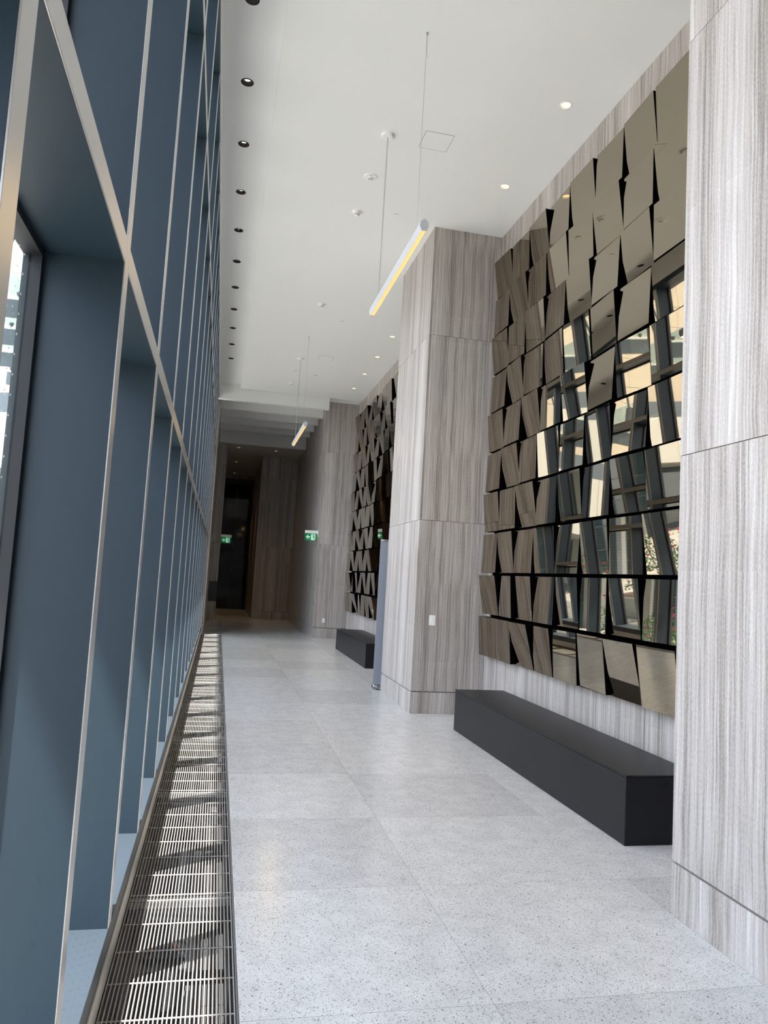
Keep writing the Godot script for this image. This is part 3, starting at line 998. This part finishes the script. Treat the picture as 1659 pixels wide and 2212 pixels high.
func build_outside() -> void:
	var gr := thing("forecourt_paving", "pale paved forecourt outside the glass wall", "paving", Vector3.ZERO)
	part("paving", box(Vector3(-60, -0.35, 30), Vector3(-0.72, -0.05, -75)), M.paving, gr)

	# own building above: wall over the glass and a projecting upper floor
	var ov := thing("upper_floor_overhang", "projecting upper floor of the building above the glass wall", "overhang", Vector3.ZERO)
	part("spandrel", box(Vector3(-0.75, 6.5, 6), Vector3(-0.4, 9.0, -22)), M.cream_stone, ov)
	part("soffit", box(Vector3(-3.753, 9.0, 30), Vector3(-0.4, 9.4, -22)), M.cream_stone, ov)
	part("upper_wall", box(Vector3(-3.753, 9.4, 30), Vector3(-3.45, 16.0, -22)), M.cream_stone, ov)

	# wing across the end of the forecourt, turned a little towards the sun
	var wing := thing("cream_stone_wing", "cream stone-panelled building wing standing across the forecourt", "building", Vector3(-1.2, 0, -25.5))
	wing.rotation.y = -0.3
	part("core", box(Vector3(-22, 7.4, -1.2), Vector3(0.0, 13.5, -8)), M.concrete, wing)
	for c in 9:
		for r in 4:
			part("wall_panel", box(Vector3(-2.4 * (c + 1) + 0.008, 7.5 + 1.5 * r + 0.008, -1.2), Vector3(-2.4 * c - 0.008, 7.5 + 1.5 * (r + 1) - 0.008, -1.13)), M.cream_stone, wing)
	part("fascia_core", box(Vector3(-22, 4.75, -0.5), Vector3(0.0, 6.6, -3.0)), M.concrete, wing)
	for c in 9:
		part("fascia_panel", box(Vector3(-2.4 * (c + 1) + 0.01, 4.7, -0.5), Vector3(-2.4 * c - 0.01, 6.65, -0.42)), M.white_fascia, wing)
	part("beam", box(Vector3(-22, 6.6, -0.6), Vector3(0, 7.4, -1.3)), M.steel_grey, wing)
	for c in 6:
		part("column", box(Vector3(-4.2 * c - 0.5, -0.05, -1.2), Vector3(-4.2 * c - 0.15, 4.8, -1.6)), M.steel_grey, wing)
	for c in 10:
		part("shop_window", box(Vector3(-2.2 * (c + 1) + 0.05, 0.25, -2.9), Vector3(-2.2 * c - 0.05, 4.6, -2.84)), M.facade_glass, wing)
		part("shop_frame", box(Vector3(-2.2 * (c + 1) - 0.05, -0.04, -2.95), Vector3(-2.2 * (c + 1) + 0.05, 4.75, -2.78)), M.facade_frame, wing)
		for r in 3:
			part("shop_rail", box(Vector3(-2.2 * (c + 1) + 0.05, 0.95 + 1.1 * r, -2.84), Vector3(-2.2 * c - 0.05, 1.0 + 1.1 * r, -2.8)), M.steel_grey, wing)
	part("shop_wall", box(Vector3(-22, -0.04, -3.2), Vector3(0, 4.75, -2.95)), M.facade_frame, wing)
	for c in 4:
		part("white_pier", box(Vector3(-5.6 * c - 3.2, -0.05, -2.0), Vector3(-5.6 * c - 1.8, 4.8, -2.4)), M.white_fascia, wing)

	# glass canopy on steel beams
	var cp := thing("glass_canopy", "glass canopy on steel beams over the forecourt", "canopy", Vector3(-2.2, 0, -12.0))
	for c in 6:
		part("beam", box(Vector3(-4.2, 6.6, -2.2 * c), Vector3(-2.0, 6.95, -2.2 * c - 0.14)), M.steel_grey, cp)
		part("hanger", tube([Vector3(-2.05, 6.9, -2.2 * c - 0.07), Vector3(-1.4, 9.0, -2.2 * c - 0.07)], 0.03, 8), M.steel_grey, cp)
	for c in 5:
		for r in 2:
			part("canopy_pane", box(Vector3(-4.2 + 1.1 * r + 0.02, 7.02, -2.2 * c - 0.16), Vector3(-3.1 + 1.1 * r - 0.02, 7.04, -2.2 * c - 2.18)), M.canopy_glass, cp)
			for e in [[0.2, 0.3], [0.9, 0.3], [0.2, 1.9], [0.9, 1.9]]:
				part("spider_fitting", lathe([Vector2(0, 0.03), Vector2(0.05, 0.02), Vector2(0.05, -0.02), Vector2(0.02, -0.07), Vector2(0, -0.07)], 8), M.steel_grey, cp, Vector3(-4.2 + 1.1 * r + e[0], 6.99, -2.2 * c - e[1]))

	# dark glass block facing the lobby
	var gb := thing("dark_glass_pavilion", "low dark glass pavilion facing the lobby glass", "building", Vector3(-24.0, 0, 0))
	part("core", box(Vector3(-12, -0.049, 22), Vector3(-0.12, 7.1, -19)), M.facade_frame, gb)
	for c in 19:
		for r in 3:
			part("window", box(Vector3(-0.12, 0.1 + 2.28 * r, 21.8 - 2.12 * c), Vector3(-0.06, 2.28 * (r + 1) - 0.06, 21.8 - 2.12 * (c + 1) + 0.1)), M.facade_glass, gb)
	for r in 22:
		part("louvre", box(Vector3(-0.05, 0.2 + 0.16 * r, -2), Vector3(0.0, 0.25 + 0.16 * r, -19)), M.steel_grey, gb)

	# far brown building and a low one
	var fb := thing("brown_brick_building", "distant brown brick building beyond the forecourt", "building", Vector3(-18, 0, -58))
	part("wall", box(Vector3(-14, -0.05, 0), Vector3(6, 11, -10)), M.brick_far, fb)
	for c in 7:
		for r in 3:
			part("window", box(Vector3(-13 + 2.7 * c, 1.4 + 3.2 * r, 0), Vector3(-11.4 + 2.7 * c, 3.4 + 3.2 * r, 0.06)), M.window_dark, fb)
	var lb := thing("pale_low_building", "distant pale low building with dark windows beyond the forecourt", "building", Vector3(-44, 0, -50))
	part("wall", box(Vector3(-8, -0.05, 0), Vector3(8, 7, -10)), M.white_fascia, lb)
	for c in 5:
		for r in 2:
			part("window", box(Vector3(-7 + 3.0 * c, 1.2 + 3.0 * r, 0), Vector3(-5 + 3.0 * c, 3.2 + 3.0 * r, 0.06)), M.window_dark, lb)

	# planter with flowers, white post and blue panel
	var pl := thing("planter_box", "long pale planter box outside the glass wall", "planter", Vector3(-2.5, 0, -14.5))
	part("box", box(Vector3(-0.45, -0.05, 3.0), Vector3(0.45, 0.4, -3.5), 0.01), M.planter, pl)
	part("soil", box(Vector3(-0.4, 0.4, 2.9), Vector3(0.4, 0.41, -3.4)), M.brick_far, pl)
	for k in 6:
		shrub(Vector3(-2.5 + 0.1 * sin(k * 2.0), 0.42, -12.2 - 0.95 * k), 0.42, 0.75 + 0.2 * (k % 3), "pink-flowered green shrub in the outdoor planter, %s from the white post end" % ORDINAL[k], 9)
	var po := thing("white_post", "white painted post standing behind the outdoor planter", "post", Vector3(-3.6, -0.05, -13.6))
	part("post", box(Vector3(-0.12, 0, -0.12), Vector3(0.12, 3.0, 0.12), 0.01), M.white_fascia, po)
	part("cap", box(Vector3(-0.15, 3.0, -0.15), Vector3(0.15, 3.06, 0.15), 0.01), M.steel_grey, po)
	var bl := thing("blue_hoarding", "blue hoarding panel beyond the outdoor planter", "hoarding", Vector3(-5.4, -0.05, -15.2))
	part("panel", box(Vector3(-1.2, 0.3, 0), Vector3(1.2, 2.3, 0.05)), M.blue_sheet, bl)
	for s in [-1.15, 1.15]:
		part("leg", box(Vector3(s - 0.04, 0, -0.05), Vector3(s + 0.04, 2.35, 0.0)), M.steel_grey, bl)

func _ready() -> void:
	rng.seed = 4242
	set_up_view()
	make_materials()
	build_shell()
	build_curtain_wall()
	build_grille()
	mirror_wall(-8.721, 10, "tilted bronze mirror panels in rows on the wall above the near bench", 1)
	mirror_wall(-18.62, 15, "tilted bronze mirror panels in rows on the wall above the far bench", 2)
	build_fittings()
	build_outside()
